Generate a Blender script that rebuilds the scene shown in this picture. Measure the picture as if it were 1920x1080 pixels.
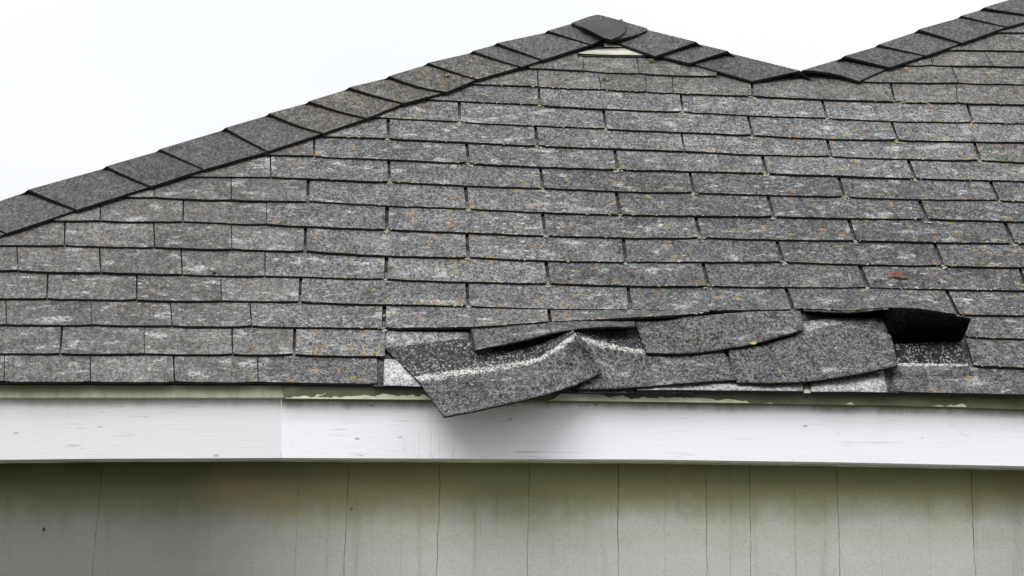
import bpy, math, random
from mathutils import Vector, Matrix, noise as mn

random.seed(7)
SC = bpy.context.scene
for o in list(bpy.data.objects):
    bpy.data.objects.remove(o)

# ------------------------------------------------------------------ camera
YAW, ELEV, FPX = math.radians(3.5), math.radians(12.0), 7500.0
CAM = Vector((-0.42, -7.4, 1.62))
FWD = Vector((math.sin(YAW) * math.cos(ELEV), math.cos(YAW) * math.cos(ELEV), math.sin(ELEV)))
RIGHT = Vector((math.cos(YAW), -math.sin(YAW), 0))
UP = RIGHT.cross(FWD)
cd = bpy.data.cameras.new('camera')
cd.sensor_width = 36.0
cd.lens = 36.0 * FPX / 1920.0
cd.clip_start, cd.clip_end = 0.1, 2000
cam = bpy.data.objects.new('camera', cd)
cam.matrix_world = Matrix(((RIGHT.x, UP.x, -FWD.x, CAM.x), (RIGHT.y, UP.y, -FWD.y, CAM.y),
                           (RIGHT.z, UP.z, -FWD.z, CAM.z), (0, 0, 0, 1)))
SC.collection.objects.link(cam)
SC.camera = cam

# ------------------------------------------------------------------ world: bright overcast
SUN_EL, SUN_AZ = math.radians(43), math.radians(206)     # from behind-left of the camera
w = bpy.data.worlds.new('World')
SC.world = w
w.use_nodes = True
nt = w.node_tree
nt.nodes.clear()
N = nt.nodes.new
L = nt.links.new
out = N('ShaderNodeOutputWorld')
sky = N('ShaderNodeTexSky')
sky.sky_type = 'NISHITA'
sky.sun_disc = False
sky.sun_elevation = SUN_EL
sky.sun_rotation = SUN_AZ
bg1 = N('ShaderNodeBackground')
bg1.inputs['Strength'].default_value = 0.12
L(sky.outputs[0], bg1.inputs['Color'])
bg2 = N('ShaderNodeBackground')                          # the closed cloud cover
tc = N('ShaderNodeTexCoord')
cn = N('ShaderNodeTexNoise')
cn.inputs['Scale'].default_value = 7.0
cn.inputs['Detail'].default_value = 3
L(tc.outputs['Generated'], cn.inputs['Vector'])
cr = N('ShaderNodeValToRGB')
cr.color_ramp.elements[0].position = 0.25
cr.color_ramp.elements[0].color = (0.945, 0.95, 0.965, 1)
cr.color_ramp.elements[1].position = 0.7
cr.color_ramp.elements[1].color = (1.0, 0.995, 0.985, 1)
L(cn.outputs['Fac'], cr.inputs[0])
sp = N('ShaderNodeSeparateXYZ')
L(tc.outputs['Generated'], sp.inputs[0])
mr = N('ShaderNodeMapRange')                             # overcast sky: brighter towards the zenith
mr.inputs['From Min'].default_value, mr.inputs['From Max'].default_value = 0.0, 1.0
mr.inputs['To Min'].default_value, mr.inputs['To Max'].default_value = 0.78, 2.0
L(sp.outputs[2], mr.inputs['Value'])
L(cr.outputs[0], bg2.inputs['Color'])
L(mr.outputs[0], bg2.inputs['Strength'])
add = N('ShaderNodeMixShader')
add.inputs[0].default_value = 0.88
L(bg1.outputs[0], add.inputs[1])
L(bg2.outputs[0], add.inputs[2])
L(add.outputs[0], out.inputs['Surface'])

sd = bpy.data.lights.new('sun', 'SUN')
sd.energy = 1.7
sd.angle = math.radians(38)
sd.color = (1.0, 0.98, 0.95)
sun = bpy.data.objects.new('sun', sd)
sdir = Vector((math.sin(SUN_AZ) * math.cos(SUN_EL), math.cos(SUN_AZ) * math.cos(SUN_EL), math.sin(SUN_EL)))
sun.rotation_euler = sdir.to_track_quat('Z', 'Y').to_euler()
SC.collection.objects.link(sun)
SC.view_settings.view_transform = 'Standard'
SC.view_settings.look = 'None'
SC.view_settings.gamma = 1
SC.view_settings.use_curve_mapping = False
SC.view_settings.exposure = 0.0

# ------------------------------------------------------------------ surveying helpers
PITCH = math.radians(37)
E0 = Vector((0, 0, 3.0))                                  # a point of the eave
RN = Vector((0, -math.sin(PITCH), math.cos(PITCH)))       # normal of the roof slope
RS = Vector((0, math.cos(PITCH), math.sin(PITCH)))        # up the slope


def ray(x, y):
    return (FWD + RIGHT * ((x - 960) / FPX) + UP * ((540 - y) / FPX)).normalized()


def P(x, y, n=0.0):
    """point on the roof slope, lying n metres above the deck"""
    d = ray(x, y)
    t = (n - (CAM - E0).dot(RN)) / d.dot(RN)
    return CAM + d * t


def V(x, y, Y):
    """point on the upright plane at depth Y"""
    d = ray(x, y)
    return CAM + d * ((Y - CAM.y) / d.y)


def lin(pts, x, extrap=True):
    if x <= pts[0][0]:
        a, b = pts[0], pts[1]
    elif x >= pts[-1][0]:
        a, b = pts[-2], pts[-1]
    else:
        for a, b in zip(pts, pts[1:]):
            if a[0] <= x <= b[0]:
                break
    if not extrap:
        x = min(max(x, pts[0][0]), pts[-1][0])
    k = (x - a[0]) / (b[0] - a[0])
    return a[1] + (b[1] - a[1]) * k


def interp(rows, k):
    """catmull-rom through a list of tuples, k in 0..1"""
    n = len(rows) - 1
    f = min(max(k, 0), 1) * n
    i = min(int(f), n - 1)
    t = f - i
    p1, p2 = rows[i], rows[i + 1]
    p0 = rows[i - 1] if i > 0 else tuple(2 * a - b for a, b in zip(p1, p2))
    p3 = rows[i + 2] if i + 2 <= n else tuple(2 * b - a for a, b in zip(p1, p2))
    return tuple(0.5 * (2 * b + (c - a) * t + (2 * a - 5 * b + 4 * c - d) * t * t + (3 * b - a - 3 * c + d) * t ** 3)
                 for a, b, c, d in zip(p0, p1, p2, p3))


# ------------------------------------------------------------------ materials
class G:
    """small node graph builder"""
    def __init__(s, name):
        s.m = bpy.data.materials.new(name)
        s.m.use_nodes = True
        s.t = s.m.node_tree
        s.b = s.t.nodes['Principled BSDF']
        s.pos = s.t.nodes.new('ShaderNodeNewGeometry').outputs['Position']

    def n(s, kind, **kw):
        nd = s.t.nodes.new(kind)
        for k, v in kw.items():
            if hasattr(nd, k):
                setattr(nd, k, v)
        return nd

    def put(s, sock, v):
        if isinstance(v, bpy.types.NodeSocket):
            s.t.links.new(v, sock)
        else:
            sock.default_value = v

    def mapping(s, scale=(1, 1, 1), rot=(0, 0, 0), loc=(0, 0, 0), src=None):
        nd = s.n('ShaderNodeMapping')
        s.put(nd.inputs['Vector'], src or s.pos)
        nd.inputs['Scale'].default_value = scale
        nd.inputs['Rotation'].default_value = rot
        nd.inputs['Location'].default_value = loc
        return nd.outputs[0]

    def noise(s, scale, detail=2, rough=0.5, vec=None, dist=0.0):
        nd = s.n('ShaderNodeTexNoise')
        s.put(nd.inputs['Vector'], vec or s.pos)
        nd.inputs['Scale'].default_value = scale
        nd.inputs['Detail'].default_value = detail
        nd.inputs['Roughness'].default_value = rough
        nd.inputs['Distortion'].default_value = dist
        return nd.outputs['Fac']

    def voro(s, scale, vec=None, out='Distance', rnd=1.0):
        nd = s.n('ShaderNodeTexVoronoi')
        s.put(nd.inputs['Vector'], vec or s.pos)
        nd.inputs['Scale'].default_value = scale
        nd.inputs['Randomness'].default_value = rnd
        return nd.outputs[out]

    def ramp(s, v, a, b, c0=0.0, c1=1.0):
        nd = s.n('ShaderNodeMapRange')
        nd.clamp = True
        s.put(nd.inputs['Value'], v)
        for i, q in zip(('From Min', 'From Max', 'To Min', 'To Max'), (a, b, c0, c1)):
            s.put(nd.inputs[i], q)
        return nd.outputs[0]

    def math(s, op, a, b=0.0):
        nd = s.n('ShaderNodeMath', operation=op)
        s.put(nd.inputs[0], a)
        s.put(nd.inputs[1], b)
        return nd.outputs[0]

    def mix(s, f, a, b, mode='MIX'):
        nd = s.n('ShaderNodeMix', data_type='RGBA', blend_type=mode)
        s.put(nd.inputs[0], f)
        for i, v in ((6, a), (7, b)):
            if isinstance(v, (tuple, list)) and len(v) == 3:
                v = tuple(v) + (1,)
            s.put(nd.inputs[i], v)
        return nd.outputs[2]

    def rgb(s, v):
        nd = s.n('ShaderNodeCombineColor')
        for i in range(3):
            s.put(nd.inputs[i], v)
        return nd.outputs[0]

    def sep(s, v):
        nd = s.n('ShaderNodeSeparateXYZ')
        s.put(nd.inputs[0], v)
        return nd.outputs

    def uv(s):
        return s.sep(s.n('ShaderNodeTexCoord').outputs['UV'])

    def rand(s):
        return s.n('ShaderNodeObjectInfo').outputs['Random']

    def done(s, col, rough=0.9, bump=None, dist=0.001, strength=1.0, spec=0.3):
        s.put(s.b.inputs['Base Color'], col if isinstance(col, bpy.types.NodeSocket) else tuple(col) + (1,))
        s.put(s.b.inputs['Roughness'], rough)
        s.b.inputs['Specular IOR Level'].default_value = spec
        if bump is not None:
            bn = s.n('ShaderNodeBump')
            bn.inputs['Distance'].default_value = dist
            bn.inputs['Strength'].default_value = strength
            s.put(bn.inputs['Height'], bump)
            s.t.links.new(bn.outputs[0], s.b.inputs['Normal'])
        return s.m


PITCH_ = math.radians(37)


def granules(name, lo, hi, tint=(1, 1, 1), scale=400, pale=0.5, lichen=0.6, crust=0.5, paleval=0.34,
             band=False, var=0.25, mid=0.25, white=None):
    g = G(name)
    rot = g.mapping(rot=(-PITCH_, 0, 0))
    pl = g.mapping((1, 0.5, 1), src=rot)               # stones stand proud: stretched up the slope
    cell = g.sep(g.voro(scale, pl, out='Color'))[0]
    cell2 = g.sep(g.voro(scale * 0.5, pl, out='Color'))[1]
    grit = g.noise(scale * 0.55, 2, 0.7, pl)
    fine = g.math('ADD', g.math('MULTIPLY', cell, 0.50), g.math('MULTIPLY', cell2, 0.26))
    fine = g.math('ADD', fine, g.ramp(grit, 0.3, 0.7, 0.0, 0.24))
    # long weathering streaks and blotches
    blot = g.noise(10, 5, 0.7, g.mapping((0.9, 1.1, 1.1)))
    blot2 = g.noise(48, 3, 0.6, pl)
    big = g.noise(1.7, 2, 0.5)
    base = g.ramp(fine, 0.18, 0.82, 0, 1)
    base = g.ramp(g.math('POWER', base, 1.35), 0, 1, lo, hi)
    tone = g.math('ADD', g.ramp(blot, 0.3, 0.7, 1 - mid, 1 + mid), g.ramp(blot2, 0.3, 0.7, -mid * 0.9, mid * 0.9))
    tone = g.math('MULTIPLY', tone, g.ramp(big, 0.3, 0.7, 0.9, 1.1))
    tone = g.math('MULTIPLY', tone, g.ramp(g.rand(), 0, 1, 1 - var, 1 + var))
    col = g.mix(1.0, g.rgb(g.math('MULTIPLY', base, tone)), tint, 'MULTIPLY')
    uvs = g.uv()
    if pale:
        pm = g.math('MULTIPLY', g.ramp(g.noise(19, 4, 0.7, g.mapping((0.9, 1.15, 1.15), loc=(3, 1, 0))), 0.565, 0.67),
                    g.ramp(g.noise(260, 2, 0.6, pl), 0.38, 0.58))
        col = g.mix(g.math('MULTIPLY', pm, pale), col, (paleval, paleval * 1.01, paleval * 1.0))
        fl = g.math('MULTIPLY', g.ramp(g.noise(75, 3, 0.65, g.mapping((0.7, 1.1, 1.1), loc=(1, 9, 0))), 0.63, 0.68),
                    g.ramp(g.noise(4.5, 2, 0.5), 0.42, 0.6))
        col = g.mix(g.math('MULTIPLY', fl, pale * 0.9), col, (0.50, 0.50, 0.50))
        dk = g.ramp(g.noise(95, 2, 0.6, g.mapping((0.8, 1, 1), loc=(7, 2, 0))), 0.66, 0.71)
        col = g.mix(g.math('MULTIPLY', dk, 0.55), col, (0.018, 0.018, 0.018))
    if crust:
        cm = g.math('MULTIPLY', g.ramp(uvs[1], 0.0, 0.16, 1, 0), g.ramp(g.noise(60, 3, 0.7), 0.48, 0.66))
        col = g.mix(g.math('MULTIPLY', cm, crust), col, (0.25, 0.245, 0.15))
    if lichen:
        wv = g.n('ShaderNodeVectorMath', operation='ADD')
        ns = g.n('ShaderNodeTexNoise')
        g.put(ns.inputs['Vector'], g.pos)
        ns.inputs['Scale'].default_value = 130
        sc = g.n('ShaderNodeVectorMath', operation='SCALE')
        g.put(sc.inputs[0], ns.outputs['Color'])
        sc.inputs['Scale'].default_value = 0.016
        g.put(wv.inputs[0], g.pos)
        g.put(wv.inputs[1], sc.outputs[0])
        for (scl, r, colr, thr, amt) in ((25, 0.25, (0.31, 0.185, 0.080), 0.72, 0.85),
                                         (43, 0.34, (0.33, 0.225, 0.075), 0.71, 0.85),
                                         (60, 0.36, (0.25, 0.24, 0.12), 0.78, 0.5),
                                         (33, 0.20, (0.38, 0.26, 0.17), 0.82, 0.6)):
            vd = g.n('ShaderNodeTexVoronoi')
            g.put(vd.inputs['Vector'], wv.outputs[0])
            vd.inputs['Scale'].default_value = scl
            d = g.ramp(vd.outputs['Distance'], r * 0.55, r * 1.1, 1, 0)
            pick = g.ramp(g.sep(vd.outputs['Color'])[0], thr, thr + 0.02)
            zone = g.ramp(g.noise(3.1, 3, 0.6, g.mapping(loc=(scl, 0, 0))), 0.40, 0.55)
            f = g.math('MULTIPLY', g.math('MULTIPLY', d, pick), g.math('MULTIPLY', zone, amt * lichen))
            f = g.math('MULTIPLY', f, g.ramp(fine, 0.2, 0.6, 0.35, 1))
            col = g.mix(f, col, colr)
    if band == 'lo':
        uvy = g.math('ADD', uvs[1], 0.17)
    elif band:
        uvy = uvs[1]
    if band:                                  # strip with bare tar above, seal line, granules below
        v = g.math('ADD', uvy, g.math('ADD', g.ramp(g.noise(60, 3, 0.7), 0.2, 0.8, -0.03, 0.03), g.ramp(g.noise(260, 2, 0.7), 0.3, 0.7, -0.025, 0.025)))
        top = g.ramp(v, 0.50, 0.52)
        speck = g.math('MULTIPLY', g.ramp(g.sep(g.voro(330, pl, out='Color'))[2], 0.76, 0.80),
                       g.ramp(g.noise(20, 3, 0.6), 0.35, 0.6, 0.15, 1))
        tar = g.mix(g.ramp(fine, 0.3, 0.8), *(((0.006, 0.006, 0.007), (0.030, 0.031, 0.034)) if band == 'lo' else ((0.010, 0.010, 0.012), (0.060, 0.062, 0.067))))  # darker tar of the low strip has the upturned flap's shade in its colour
        tar = g.mix(g.math('MULTIPLY', speck, 0.8), tar, (0.32, 0.32, 0.32))
        col = g.mix(top, col, tar)
        line = g.math('MULTIPLY', g.ramp(v, 0.455, 0.475), g.ramp(v, 0.555, 0.53))
        line = g.math('MULTIPLY', line, g.ramp(fine, 0.30, 0.55, 0.1, 0.95))
        line = g.math('MULTIPLY', line, g.ramp(g.noise(28, 3, 0.7), 0.34, 0.5, 0.35, 1))
        col = g.mix(line, col, (0.56, 0.55, 0.52))
    hgt = g.math('ADD', fine, g.math('MULTIPLY', blot2, 0.6))
    return g.done(col, 0.92, hgt, 0.0016, 0.9, 0.25)


M = {}
M['shingle'] = granules('weathered_shingle', 0.0330, 0.2340, (0.985, 0.995, 1.02), 430, 1.0, 0.95, 0.8, var=0.10, mid=0.27, paleval=.42)
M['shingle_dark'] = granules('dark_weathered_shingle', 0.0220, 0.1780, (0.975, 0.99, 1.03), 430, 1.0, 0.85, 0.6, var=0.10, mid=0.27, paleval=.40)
M['shingle_left'] = granules('pale_plain_shingle', 0.0520, 0.1900, (1.01, 1.0, 0.98), 400, 1.0, 0.35, 0.0, var=0.16, mid=0.28, paleval=.40)
M['shingle_top'] = granules('upper_slope_shingle', 0.0480, 0.2050, (1.01, 1.0, 0.97), 400, 0.7, 0.5, 0.3, var=0.08, mid=0.22)
M['cap'] = granules('ridge_cap_granules', 0.042, 0.142, (1.0, 0.99, 0.98), 340, 0.0, 0.0, 0.0, var=0.12, mid=0.12)
M['cap_lichen'] = granules('lichened_ridge_cap', 0.0378, 0.1680, (1.04, 1.0, 0.93), 350, 0.5, 0.45, 0.0, var=0.08, mid=0.22)
M['torn'] = granules('torn_shingle', 0.006, 0.185, (0.98, 1.0, 1.03), 430, 0.8, 0.35, 0.0, var=0.05, mid=0.24)
M['band'] = granules('torn_strip', 0.006, 0.185, (0.98, 1.0, 1.03), 430, 0.9, 0.15, 0.0, band=True, var=0.03, mid=0.28)
M['bandf'] = granules('bared_strip', 0.0220, 0.1780, (0.975, 0.99, 1.03), 430, 1.0, 0.3, 0.0, band='lo', var=0.0)
M['white'] = granules('white_granule_starter', 0.17, 0.60, (1, 1, 1), 400, 0.0, 0.0, 0.0, var=0.03, mid=0.06)
M['pale'] = granules('pale_bleached_shingle', 0.08, 0.42, (1, 1, 1), 330, 0.6, 0.2, 0.0, var=0.03, mid=0.25)
M['under'] = granules('unworn_dark_granules', 0.014, 0.12, (1, 1, 1.03), 330, 0.0, 0.0, 0.0, var=0.0, mid=0.2)

g = G('asphalt_cut_edge')
M['edge'] = g.done(g.mix(g.ramp(g.noise(300), 0.4, 0.7), (0.007, 0.007, 0.007), (0.022, 0.021, 0.020)), 0.9)
g = G('asphalt_underside')
M['tar'] = g.done(g.mix(g.ramp(g.noise(160), 0.4, 0.7), (0.003, 0.003, 0.003), (0.009, 0.009, 0.009)), 0.95, spec=0.0)
g = G('roof_deck')
M['deck'] = g.done(g.mix(g.ramp(g.noise(40, 4), 0.3, 0.7), (0.020, 0.020, 0.020), (0.085, 0.083, 0.08)), 0.95)
g = G('smooth_membrane')
M['membrane'] = g.done(g.mix(g.ramp(g.noise(25, 4), 0.3, 0.7), (0.030, 0.030, 0.032), (0.050, 0.050, 0.052)), 0.65,
                       g.noise(60, 3), 0.002, 0.4)
g = G('bare_pale_board')
M['bare'] = g.done(g.mix(g.ramp(g.noise(40, 4, 0.7, g.mapping((0.4, 2, 2))), 0.35, 0.7), (0.62, 0.61, 0.54), (0.30, 0.31, 0.24)), 0.7)

# white fascia paint: brush marks, flecks, algae creeping down from the drip edge


def paint_white(name, base, grime, x0=0.0):
    g = G(name)
    brush = g.noise(30, 5, 0.65, g.mapping((0.5, 8, 8)))
    soft = g.noise(5, 3, 0.5, g.mapping((0.5, 1, 1)))
    col = g.mix(g.ramp(soft, 0.3, 0.7, 0, 0.10), base, (0.62, 0.65, 0.68))
    col = g.mix(g.ramp(brush, 0.52, 0.75, 0, 0.08), col, (0.50, 0.50, 0.49))
    fleck = g.ramp(g.noise(42, 3, 0.6, g.mapping((0.5, 2.2, 2.2), loc=(5, 0, 2))), 0.715, 0.75)
    col = g.mix(g.math('MULTIPLY', fleck, 0.75), col, (0.17, 0.165, 0.15))
    scr = g.math('MULTIPLY', g.ramp(g.noise(60, 3, 0.6, g.mapping((0.16, 3.4, 3.4), loc=(2, 0, 8))), 0.62, 0.70),
                 g.ramp(g.noise(3.5, 3, 0.6), 0.45, 0.62))
    col = g.mix(g.math('MULTIPLY', scr, 0.5), col, (0.22, 0.215, 0.19))
    ve = g.n('ShaderNodeTexVoronoi', feature='DISTANCE_TO_EDGE')
    g.put(ve.inputs['Vector'], g.mapping((1.6, 1, 0.35), src=g.pos))
    ve.inputs['Scale'].default_value = 26
    ck = g.math('MULTIPLY', g.ramp(ve.outputs['Distance'], 0.006, 0.018, 1, 0),
                g.ramp(g.noise(5.5, 3, 0.6, g.mapping(loc=(4, 4, 1))), 0.56, 0.64))
    col = g.mix(g.math('MULTIPLY', ck, 0.40 if grime > .6 else 0.08), col, (0.25, 0.23, 0.19))
    nick = g.ramp(g.voro(16, g.mapping((0.7, 1.5, 1.5))), 0.035, 0.075, 1, 0)
    col = g.mix(g.math('MULTIPLY', nick, 0.55), col, (0.13, 0.125, 0.11))
    v = g.uv()[1]
    edge = g.math('ADD', v, g.ramp(g.noise(11, 5, 0.7, g.mapping((1.4, 1, 0.6))), 0.25, 0.75, -0.09, 0.09))
    alg = g.math('ADD', g.ramp(edge, 0.55, 0.95, 0, 0.30), g.ramp(edge, 0.83, 0.95, 0, 0.62))
    col = g.mix(g.math('MULTIPLY', alg, grime), col, (0.12, 0.115, 0.05))
    rough_b = g.math('ADD', brush, g.math('MULTIPLY', g.noise(170, 2, 0.5), 0.4))
    return g.done(col, 0.55, rough_b, 0.0012, 0.35, 0.4)


M['fascia'] = paint_white('white_gloss_fascia_paint', (0.84, 0.85, 0.90), 0.8)
M['fascia_left'] = paint_white('greyer_fascia_paint', (0.73, 0.74, 0.77), 0.45)


WX = lambda x: V(x, 960, .075).x


def mildew(name, paint, algae, streak, topmix=1.0):
    g = G(name)
    z = g.sep(g.pos)[2]
    grain = g.noise(9, 4, 0.6, g.mapping((4.5, 4.5, 0.16)))
    grain2 = g.noise(30, 3, 0.6, g.mapping((3.4, 3.4, 0.25)))
    blot = g.noise(7, 5, 0.65)
    speck = g.noise(290, 2, 0.7)
    v = g.math('SUBTRACT', g.uv()[1], 0.0)
    # uv v: 1 at the eave, falling to 0 fifty centimetres below
    e = g.math('ADD', v, g.ramp(blot, 0.25, 0.75, -0.04, 0.04))
    e = g.math('ADD', e, g.ramp(grain, 0.3, 0.7, -0.010, 0.010))
    f = g.math('ADD', g.ramp(e, 0.62, 0.82, 0.0, 0.38), g.ramp(e, 0.74, 0.87, 0.0, 0.60))
    col = g.mix(g.ramp(blot, 0.3, 0.75, 0, 0.25), paint, tuple(c * 0.78 for c in paint))
    col = g.mix(g.math('MULTIPLY', f, topmix), col, algae)
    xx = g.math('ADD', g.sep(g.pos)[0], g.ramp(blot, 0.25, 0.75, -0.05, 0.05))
    side_dark = g.math('MAXIMUM', g.ramp(xx, WX(380), WX(800), 0.95, 0.0), g.ramp(xx, WX(1780), WX(2000), 0.0, 0.45))  # wall tone gets darker towards the left and the far right
    col = g.mix(side_dark, col, g.mix(1.0, col, (0.33, 0.33, 0.33), 'MULTIPLY'))
    brown = g.math('MULTIPLY', g.ramp(g.noise(2.6, 3, 0.6), 0.5, 0.68), g.math('MULTIPLY', f, 0.45))
    col = g.mix(brown, col, (0.17, 0.125, 0.05))
    col = g.mix(g.ramp(grain, 0.58, 0.8, 0, streak), col, (0.09, 0.09, 0.065))
    col = g.mix(g.ramp(grain2, 0.62, 0.8, 0, streak * 0.7), col, (0.11, 0.115, 0.085))
    col = g.mix(g.ramp(speck, 0.50, 0.75, 0, 0.34), col, (0.07, 0.07, 0.05))
    nick = g.ramp(g.voro(9), 0.02, 0.04, 1, 0)
    col = g.mix(g.math('MULTIPLY', nick, 0.6), col, (0.02, 0.02, 0.015))
    return g.done(col, 0.75, g.math('ADD', grain, g.math('MULTIPLY', speck, 0.4)), 0.0015, 0.4, 0.3)


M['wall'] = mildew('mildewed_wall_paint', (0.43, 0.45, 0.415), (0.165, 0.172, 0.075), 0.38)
M['wall_left'] = mildew('dark_wall_paint', (0.195, 0.198, 0.19), (0.075, 0.078, 0.030), 0.10)  # this and the next are darker tones of the wall paint
M['wall_mid'] = mildew('half_dark_wall_paint', (0.33, 0.34, 0.32), (0.135, 0.135, 0.05), 0.14)
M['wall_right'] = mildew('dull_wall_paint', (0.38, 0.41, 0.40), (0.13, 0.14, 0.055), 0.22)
g = G('wall_backing')
M['backing'] = g.done((0.03, 0.03, 0.02), 0.9)

g = G('soffit_lip_paint')
M['lip'] = g.done(g.mix(g.ramp(g.noise(14, 4, 0.7, g.mapping((1, 3, 3))), 0.4, 0.62), (0.80, 0.80, 0.74), (0.45, 0.45, 0.34)), 0.7,
                  g.noise(60, 3), 0.002, 0.5)
g = G('pale_green_drip_paint')
c = g.mix(g.ramp(g.noise(12, 5, 0.7, g.mapping((3.5, 1, 0.5))), 0.38, 0.7), (0.40, 0.41, 0.335), (0.27, 0.28, 0.18))
v = g.uv()[1]
c = g.mix(g.ramp(v, 0.2, 0.75, 0, 0.75), c, (0.13, 0.14, 0.065))
M['drip_pale'] = g.done(c, 0.6)
g = G('dark_drip_metal')
c = g.mix(g.ramp(g.noise(18, 5, 0.7), 0.35, 0.7), (0.075, 0.085, 0.045), (0.125, 0.13, 0.08))
c = g.mix(g.ramp(g.noise(120, 3, 0.7), 0.55, 0.75, 0, 0.5), c, (0.15, 0.16, 0.12))
M['drip_dark'] = g.done(c, 0.55, g.noise(80, 3), 0.001, 0.4)
g = G('old_cream_paint')
M['flake'] = g.done(g.mix(g.ramp(g.noise(20, 4, 0.7, g.mapping((1, 1, 2))), 0.4, 0.7), (0.66, 0.67, 0.54), (0.40, 0.41, 0.27)), 0.6)


def plain(name, c, rough=0.8, bump=True):
    g = G(name)
    col = g.mix(g.ramp(g.noise(220, 3, 0.6), 0.3, 0.7), tuple(q * 0.6 for q in c), tuple(min(1, q * 1.35) for q in c))
    return g.done(col, rough, g.noise(300, 2) if bump else None, 0.001, 0.4)


M['moss'] = plain('moss_green', (0.105, 0.115, 0.035))
M['ochre'] = plain('ochre_lichen', (0.34, 0.30, 0.15))
M['greycrust'] = plain('grey_lichen', (0.36, 0.36, 0.29))
M['orange'] = plain('orange_lichen', (0.42, 0.22, 0.06))
M['leaf'] = plain('dry_brown_leaf', (0.22, 0.088, 0.045))
M['leaf_dark'] = plain('dark_leaf_vein', (0.03, 0.018, 0.012))
M['straw'] = plain('dry_straw', (0.30, 0.28, 0.19))
M['pink'] = plain('pinkish_seed', (0.42, 0.24, 0.15))
M['yellow'] = plain('yellow_leaf', (0.55, 0.33, 0.03))
M['black'] = plain('black_debris', (0.012, 0.012, 0.011))
g = G('lawn')
M['lawn'] = g.done(g.mix(g.ramp(g.noise(1.5, 5), 0.3, 0.7), (0.10, 0.105, 0.085), (0.17, 0.165, 0.145)), 0.95)


# ------------------------------------------------------------------ object helpers
def mesh_obj(name, verts, faces, mats, parent=None, fmat=None, uvs=None, smooth=False, kind=None, label=None):
    org = verts[0].copy()
    me = bpy.data.meshes.new(name)
    me.from_pydata([tuple(v - org) for v in verts], [], faces)
    for m in (mats if isinstance(mats, (list, tuple)) else [mats]):
        me.materials.append(m)
    if fmat:
        me.polygons.foreach_set('material_index', fmat)
    if uvs is not None:
        ul = me.uv_layers.new(name='UVMap')
        buf = []
        for p in me.polygons:
            for vi in p.vertices:
                buf.extend(uvs[vi])
        ul.data.foreach_set('uv', buf)
    if smooth:
        me.polygons.foreach_set('use_smooth', [True] * len(me.polygons))
    me.update()
    o = bpy.data.objects.new(name, me)
    SC.collection.objects.link(o)
    if parent:
        o.parent = parent
        o.location = org - world_of(parent)
    else:
        o.location = org
    WORLD[o.name] = org
    if kind:
        o['kind'] = kind
    if label:
        o['label'] = label
    return o


WORLD = {}


def world_of(o):
    return WORLD.get(o.name, Vector((0, 0, 0)))


def sheet(name, grid, down, thick, mats, parent=None, label=None, smooth=False, bottom_first=True):
    """grid[j][i] top surface points (j: 0 = lower edge); gives it thickness along -down.
    mats = [top, edge]"""
    nj, ni = len(grid), len(grid[0])
    vs, uv, fs, fm = [], [], [], []
    for j in range(nj):
        for i in range(ni):
            vs.append(grid[j][i])
            uv.append((i / (ni - 1), j / (nj - 1)))
    base = len(vs)
    for j in range(nj):
        for i in range(ni):
            vs.append(grid[j][i] - down * thick)
            uv.append((i / (ni - 1), j / (nj - 1)))
    idx = lambda j, i: j * ni + i
    for j in range(nj - 1):
        for i in range(ni - 1):
            fs.append((idx(j, i), idx(j, i + 1), idx(j + 1, i + 1), idx(j + 1, i)))
            fm.append(0)
            fs.append(tuple(base + q for q in (idx(j, i), idx(j + 1, i), idx(j + 1, i + 1), idx(j, i + 1))))
            fm.append(2 if len(mats) > 2 else 1)
    rim = [idx(0, i) for i in range(ni)] + [idx(j, ni - 1) for j in range(1, nj)] + \
          [idx(nj - 1, i) for i in range(ni - 2, -1, -1)] + [idx(j, 0) for j in range(nj - 2, 0, -1)]
    for a, b in zip(rim, rim[1:] + rim[:1]):
        fs.append((b, a, base + a, base + b))
        fm.append(1)
    return mesh_obj(name, vs, fs, mats, parent, fm, uv, smooth, label=label)


def patch(name, rows, ni, nj, thick, mats, parent=None, label=None, jit=0.0, smooth=True, crumple=0.0):
    """rows: polylines of (px, py, lift) from lower edge to upper edge, smoothly interpolated"""
    g_ = []
    for j in range(nj + 1):
        v = j / nj
        line = []
        for i in range(ni + 1):
            u = i / ni
            ctrl = [interp(r, u) for r in rows]
            x, y, n = interp(ctrl, v) if len(ctrl) > 2 else tuple(a + (b - a) * v for a, b in zip(ctrl[0], ctrl[1]))
            if jit and (i in (0, ni) or j in (0, nj)):
                x += random.uniform(-jit, jit)
                y += random.uniform(-jit, jit) * 0.6
            if crumple:
                q = Vector((x * .018, y * .030, 4.2))
                n += crumple * (mn.noise(q) + .5 * mn.noise(q * 2.7) + .25 * mn.noise(q * 6)) * min(1, 4 * u * (1 - u) + .5)
            line.append(P(x, y, n))
        g_.append(line)
    return sheet(name, g_, RN, thick, mats, parent, label, smooth)


def box_between(name, corners, depth, mats, parent=None, label=None, uvs=None, kind=None):
    """corners: front face, counter-clockwise from lower left; depth: vector backwards"""
    vs = [c.copy() for c in corners] + [c + depth for c in corners]
    fs = [(0, 1, 2, 3), (7, 6, 5, 4), (1, 0, 4, 5), (2, 1, 5, 6), (3, 2, 6, 7), (0, 3, 7, 4)]
    uv = [(0, 0), (1, 0), (1, 1), (0, 1)] * 2
    return mesh_obj(name, vs, fs, mats, parent, uvs=uv, kind=kind, label=label)


def empty(name, loc, label=None, cat=None, group=None):
    o = bpy.data.objects.new(name, None)
    o.location = loc
    SC.collection.objects.link(o)
    WORLD[o.name] = Vector(loc)
    if label: o['label'] = label
    if cat: o['category'] = cat
    if group: o['group'] = group
    return o


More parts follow.
